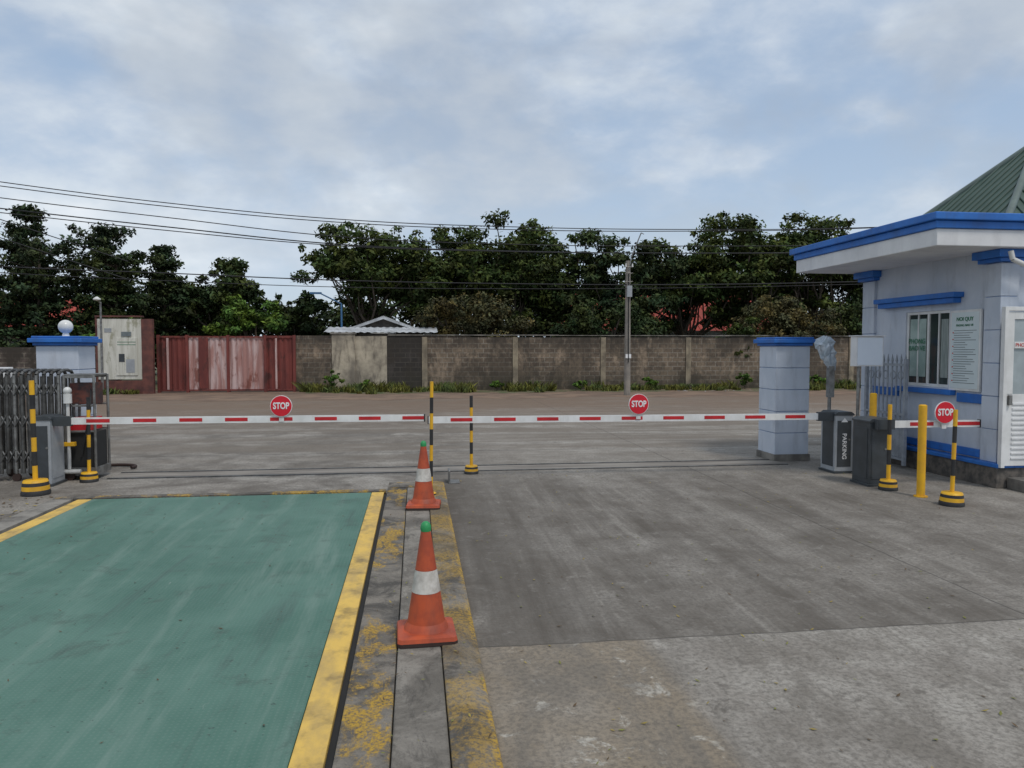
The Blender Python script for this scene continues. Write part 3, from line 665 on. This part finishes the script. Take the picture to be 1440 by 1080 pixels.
def broad_tree(name,p,q,h,wd,base,mats,n=12000,size=.12,ncl=70,flat=.62,trunk=.2):
    g=MB(); cz=(base+h)/2; rz=(h-base)/2; rx=wd/2
    g.mi(BARK); sp=base*random.uniform(.7,.95)
    limb(g,(0,0,-.1),(random.uniform(-.3,.3)*min(1,h/4),0,sp),trunk,trunk*.75,.08)
    cl=[]; seeds=[]
    while len(seeds)<ncl:
        d=Vector((random.gauss(0,1),random.gauss(0,1),random.gauss(0,1))).normalized(); rr=random.uniform(.3,1)
        if d.z<-.2 and random.random()<.3: continue
        pt=Vector((d.x*rx*rr,d.y*rx*rr*.85,cz+d.z*rz*rr)); cr=random.uniform(.07,.17)*wd*.8
        pt.z=min(pt.z,h-cr*.45)
        seeds.append((pt,cr)); cl.append((pt.x,pt.y,pt.z,cr,cr*flat,random.gauss(0,.45)+(pt.z-cz)/rz*.4))  # higher clumps get lighter leaves, crown shading painted by material
    for i,(pt,cr) in enumerate(seeds):
        if i%3==0: limb(g,(0,0,sp*random.uniform(.8,1)),pt,trunk*.38,.02 if h>2 else .005,.3)
    for _ in range(int(ncl*.7)):
        pt,cr=random.choice(seeds); d=Vector((random.gauss(0,1),random.gauss(0,1),abs(random.gauss(0,.8)))).normalized()
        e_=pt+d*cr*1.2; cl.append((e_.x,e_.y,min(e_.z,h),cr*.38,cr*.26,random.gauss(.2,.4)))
    v,mi=leaves(cl,n,size,mats); return finish_tree(name,g,v,mi,mats,(p,q,0))
def tier_tree(name,p,q,h,wd,base,mats,n=9000,size=.10,tiers=8,top=.25):
    g=MB(); limb(g,(0,0,-.1),(random.uniform(-.2,.2),0,h*.97),.2,.03,.03); cl=[]
    for k in range(tiers):
        f_=k/(tiers-1); z=base+(h-.3-base)*f_; rr=wd/2*(1-f_*(1-top))*random.uniform(.75,1.1)
        m=max(3,int(9-4*f_)); off=random.uniform(0,6)
        for i in range(m):
            a=off+2*math.pi*i/m+random.uniform(-.35,.35); L=rr*random.uniform(.45,1.1)
            for s_ in(.45,.8,1.0):
                x,y=L*s_*math.cos(a),L*s_*math.sin(a); cr=wd*.075*random.uniform(.7,1.6)
                cl.append((x,y,z+random.uniform(-.2,.25)+s_*.2,cr,cr*.45,random.gauss(-.1,.45)))
            g.cyl((0,0,z-.2),(L*.9*math.cos(a),L*.9*math.sin(a),z+.1),.045,.015,BARK,5,cap=False)
    v,mi=leaves(cl,n,size,mats); return finish_tree(name,g,v,mi,mats,(p,q,0))
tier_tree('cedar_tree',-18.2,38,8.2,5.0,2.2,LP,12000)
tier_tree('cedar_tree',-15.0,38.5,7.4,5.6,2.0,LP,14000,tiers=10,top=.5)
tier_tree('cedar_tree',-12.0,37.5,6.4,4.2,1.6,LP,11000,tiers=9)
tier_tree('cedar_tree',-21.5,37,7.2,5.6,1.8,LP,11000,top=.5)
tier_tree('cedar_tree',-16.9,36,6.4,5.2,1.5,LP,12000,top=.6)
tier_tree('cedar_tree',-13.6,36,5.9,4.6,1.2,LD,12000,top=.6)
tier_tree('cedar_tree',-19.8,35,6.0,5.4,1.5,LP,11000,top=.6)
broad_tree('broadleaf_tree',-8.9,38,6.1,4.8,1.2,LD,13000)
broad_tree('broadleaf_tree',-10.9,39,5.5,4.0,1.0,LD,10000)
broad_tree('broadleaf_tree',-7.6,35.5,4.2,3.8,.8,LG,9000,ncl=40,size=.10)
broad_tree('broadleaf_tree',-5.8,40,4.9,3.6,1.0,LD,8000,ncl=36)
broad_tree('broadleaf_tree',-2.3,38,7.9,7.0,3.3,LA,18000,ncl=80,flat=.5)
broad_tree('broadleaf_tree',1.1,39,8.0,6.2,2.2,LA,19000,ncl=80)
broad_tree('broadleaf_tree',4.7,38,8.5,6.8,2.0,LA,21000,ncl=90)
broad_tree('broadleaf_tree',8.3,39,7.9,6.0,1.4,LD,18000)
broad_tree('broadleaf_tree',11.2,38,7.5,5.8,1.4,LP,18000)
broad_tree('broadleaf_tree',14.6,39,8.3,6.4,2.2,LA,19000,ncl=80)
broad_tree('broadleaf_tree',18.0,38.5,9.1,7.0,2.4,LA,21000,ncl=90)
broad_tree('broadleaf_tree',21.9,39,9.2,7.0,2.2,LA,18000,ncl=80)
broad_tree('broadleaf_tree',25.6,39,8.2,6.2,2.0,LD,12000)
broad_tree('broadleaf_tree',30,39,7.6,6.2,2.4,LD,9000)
broad_tree('large_shrub',2.6,33.3,4.1,5.4,1.0,LB,15000,.08,60)
broad_tree('large_shrub',16.6,31.7,4.0,5.0,.9,LB,15000,.08,60)
broad_tree('large_shrub',14.2,30.7,3.1,2.6,.7,LA,9000,.08,36)
broad_tree('large_shrub',20.5,32,3.9,5,1.0,LD,10000,.09,40)
broad_tree('large_shrub',8.7,34,4.0,5.4,1.0,LD,11000,.09,44)
broad_tree('large_shrub',-12.8,32.5,3.0,4,.6,LG,8000,.09,36)
cl=[]
for i in range(600):
    x=random.uniform(-42,46); hm=7.0+.8*math.sin(x*.45)+.5*math.sin(x*1.3)
    if -10.5<x<-3.8: hm=4.6
    if -30<x<-10.5: hm=6.2
    z=random.uniform(.25,1)*hm; cr=random.uniform(.7,1.4); cl.append((x,random.uniform(-1.5,2.5),z-cr*.5,cr,cr*.75,random.gauss(-.6,.4)))
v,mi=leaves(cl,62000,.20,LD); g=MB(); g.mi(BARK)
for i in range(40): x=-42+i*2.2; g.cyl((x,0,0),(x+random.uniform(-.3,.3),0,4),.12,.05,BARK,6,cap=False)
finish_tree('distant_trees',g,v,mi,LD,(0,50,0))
def tufts(name,pts,n,hmin,hmax,mats,loc=(0,0,0)):
    P=np.array(pts); idx=rng.integers(0,len(P),n); c=P[idx]; s=c[:,3]
    ang=rng.uniform(0,6.28,n); rad=rng.uniform(0,1,n)**.7*.28*s
    bx_=c[:,0]+rad*np.cos(ang); by_=c[:,1]+rad*np.sin(ang); hh=rng.uniform(hmin,hmax,n)*s
    lx=rng.normal(0,.4,n)*hh; ly=rng.normal(0,.4,n)*hh; wv=rng.uniform(.010,.026,n); a2=rng.uniform(0,3.14,n)
    wx=wv*np.cos(a2); wy=wv*np.sin(a2); z0=np.zeros(n)
    v=np.stack([np.stack([bx_-wx,by_-wy,z0],1),np.stack([bx_+wx,by_+wy,z0],1),np.stack([bx_+lx*.5+wx*1.3,by_+ly*.5+wy*1.3,hh*.65],1),np.stack([bx_+lx,by_+ly,hh],1)],1).reshape(-1,3)
    mi=rng.integers(0,4,n); g=MB(); return finish_tree(name,g,v,mi,mats,loc)
pts=[]
for i in range(330):
    x=random.uniform(-4.2,30)
    if math.sin(x*1.7)+math.sin(x*.6+2)<-.9: continue
    y=29.85-abs(random.gauss(0,.7)); pts.append((x,y,0,random.choice((.35,.5,.7,.8,1.2))))
for i in range(24): pts.append((random.uniform(-4.3,-.5),random.uniform(29.2,29.8),0,random.uniform(.6,1.3)))
for i in range(30): pts.append((random.uniform(-15,-9.9),random.uniform(28.8,29.8),0,random.uniform(.3,.8)))
tufts('grass',pts,22000,.10,.38,LW)
for (p_,h_,w_) in((13.6,.85,1.0),(-3.2,.9,.9),(-2.0,.5,.6),(17,.6,1.1),(6.6,.45,.7),(9.6,.5,.8),(3.2,.4,.7)):
    broad_tree('weed_shrub',p_,29.35,h_,w_,.1,LG,1300,.045,14,trunk=.02)
def scatter(name,n,reg,size,mats,z):
    x=rng.uniform(reg[0],reg[1],n); y=reg[2]+(reg[3]-reg[2])*rng.uniform(0,1,n)**1.2
    a=rng.uniform(0,6.28,n); s=size*rng.uniform(.5,1.4,n)
    ca,sa=np.cos(a)*s,np.sin(a)*s; zz=np.full(n,z); up=rng.uniform(.002,.012,n)
    v=np.stack([np.stack([x-ca,y-sa,zz],1),np.stack([x+sa*.4,y-ca*.4,zz+up*.3],1),np.stack([x+ca,y+sa,zz+up],1),np.stack([x-sa*.4,y+ca*.4,zz+up*.3],1)],1).reshape(-1,3)
    finish_tree(name,MB(),v,rng.integers(0,len(mats),n),mats,(0,0,0))
FL=[pm('dry_leaf_a',(.36,.27,.06),None,9,.8),pm('dry_leaf_b',(.12,.075,.035),None,9,.8),pm('dry_leaf_c',(.22,.22,.05),None,9,.8)]
scatter('fallen_leaves',480,(.5,6,2.2,10),.014,FL,.004); scatter('fallen_leaves',110,(-3.5,-.55,2.5,8.5),.013,[FL[1]],.033); scatter('fallen_leaves',150,(-.3,.33,2.2,9),.011,FL,.055)
scatter('litter',60,(10,15,27.8,29.3),.07,[WHITE,PLASTIC,FL[1]],.02)
scatter('debris',380,(-5.6,-4.0,6.6,9.0),.028,[FL[1],CONC,FL[0]],.004)
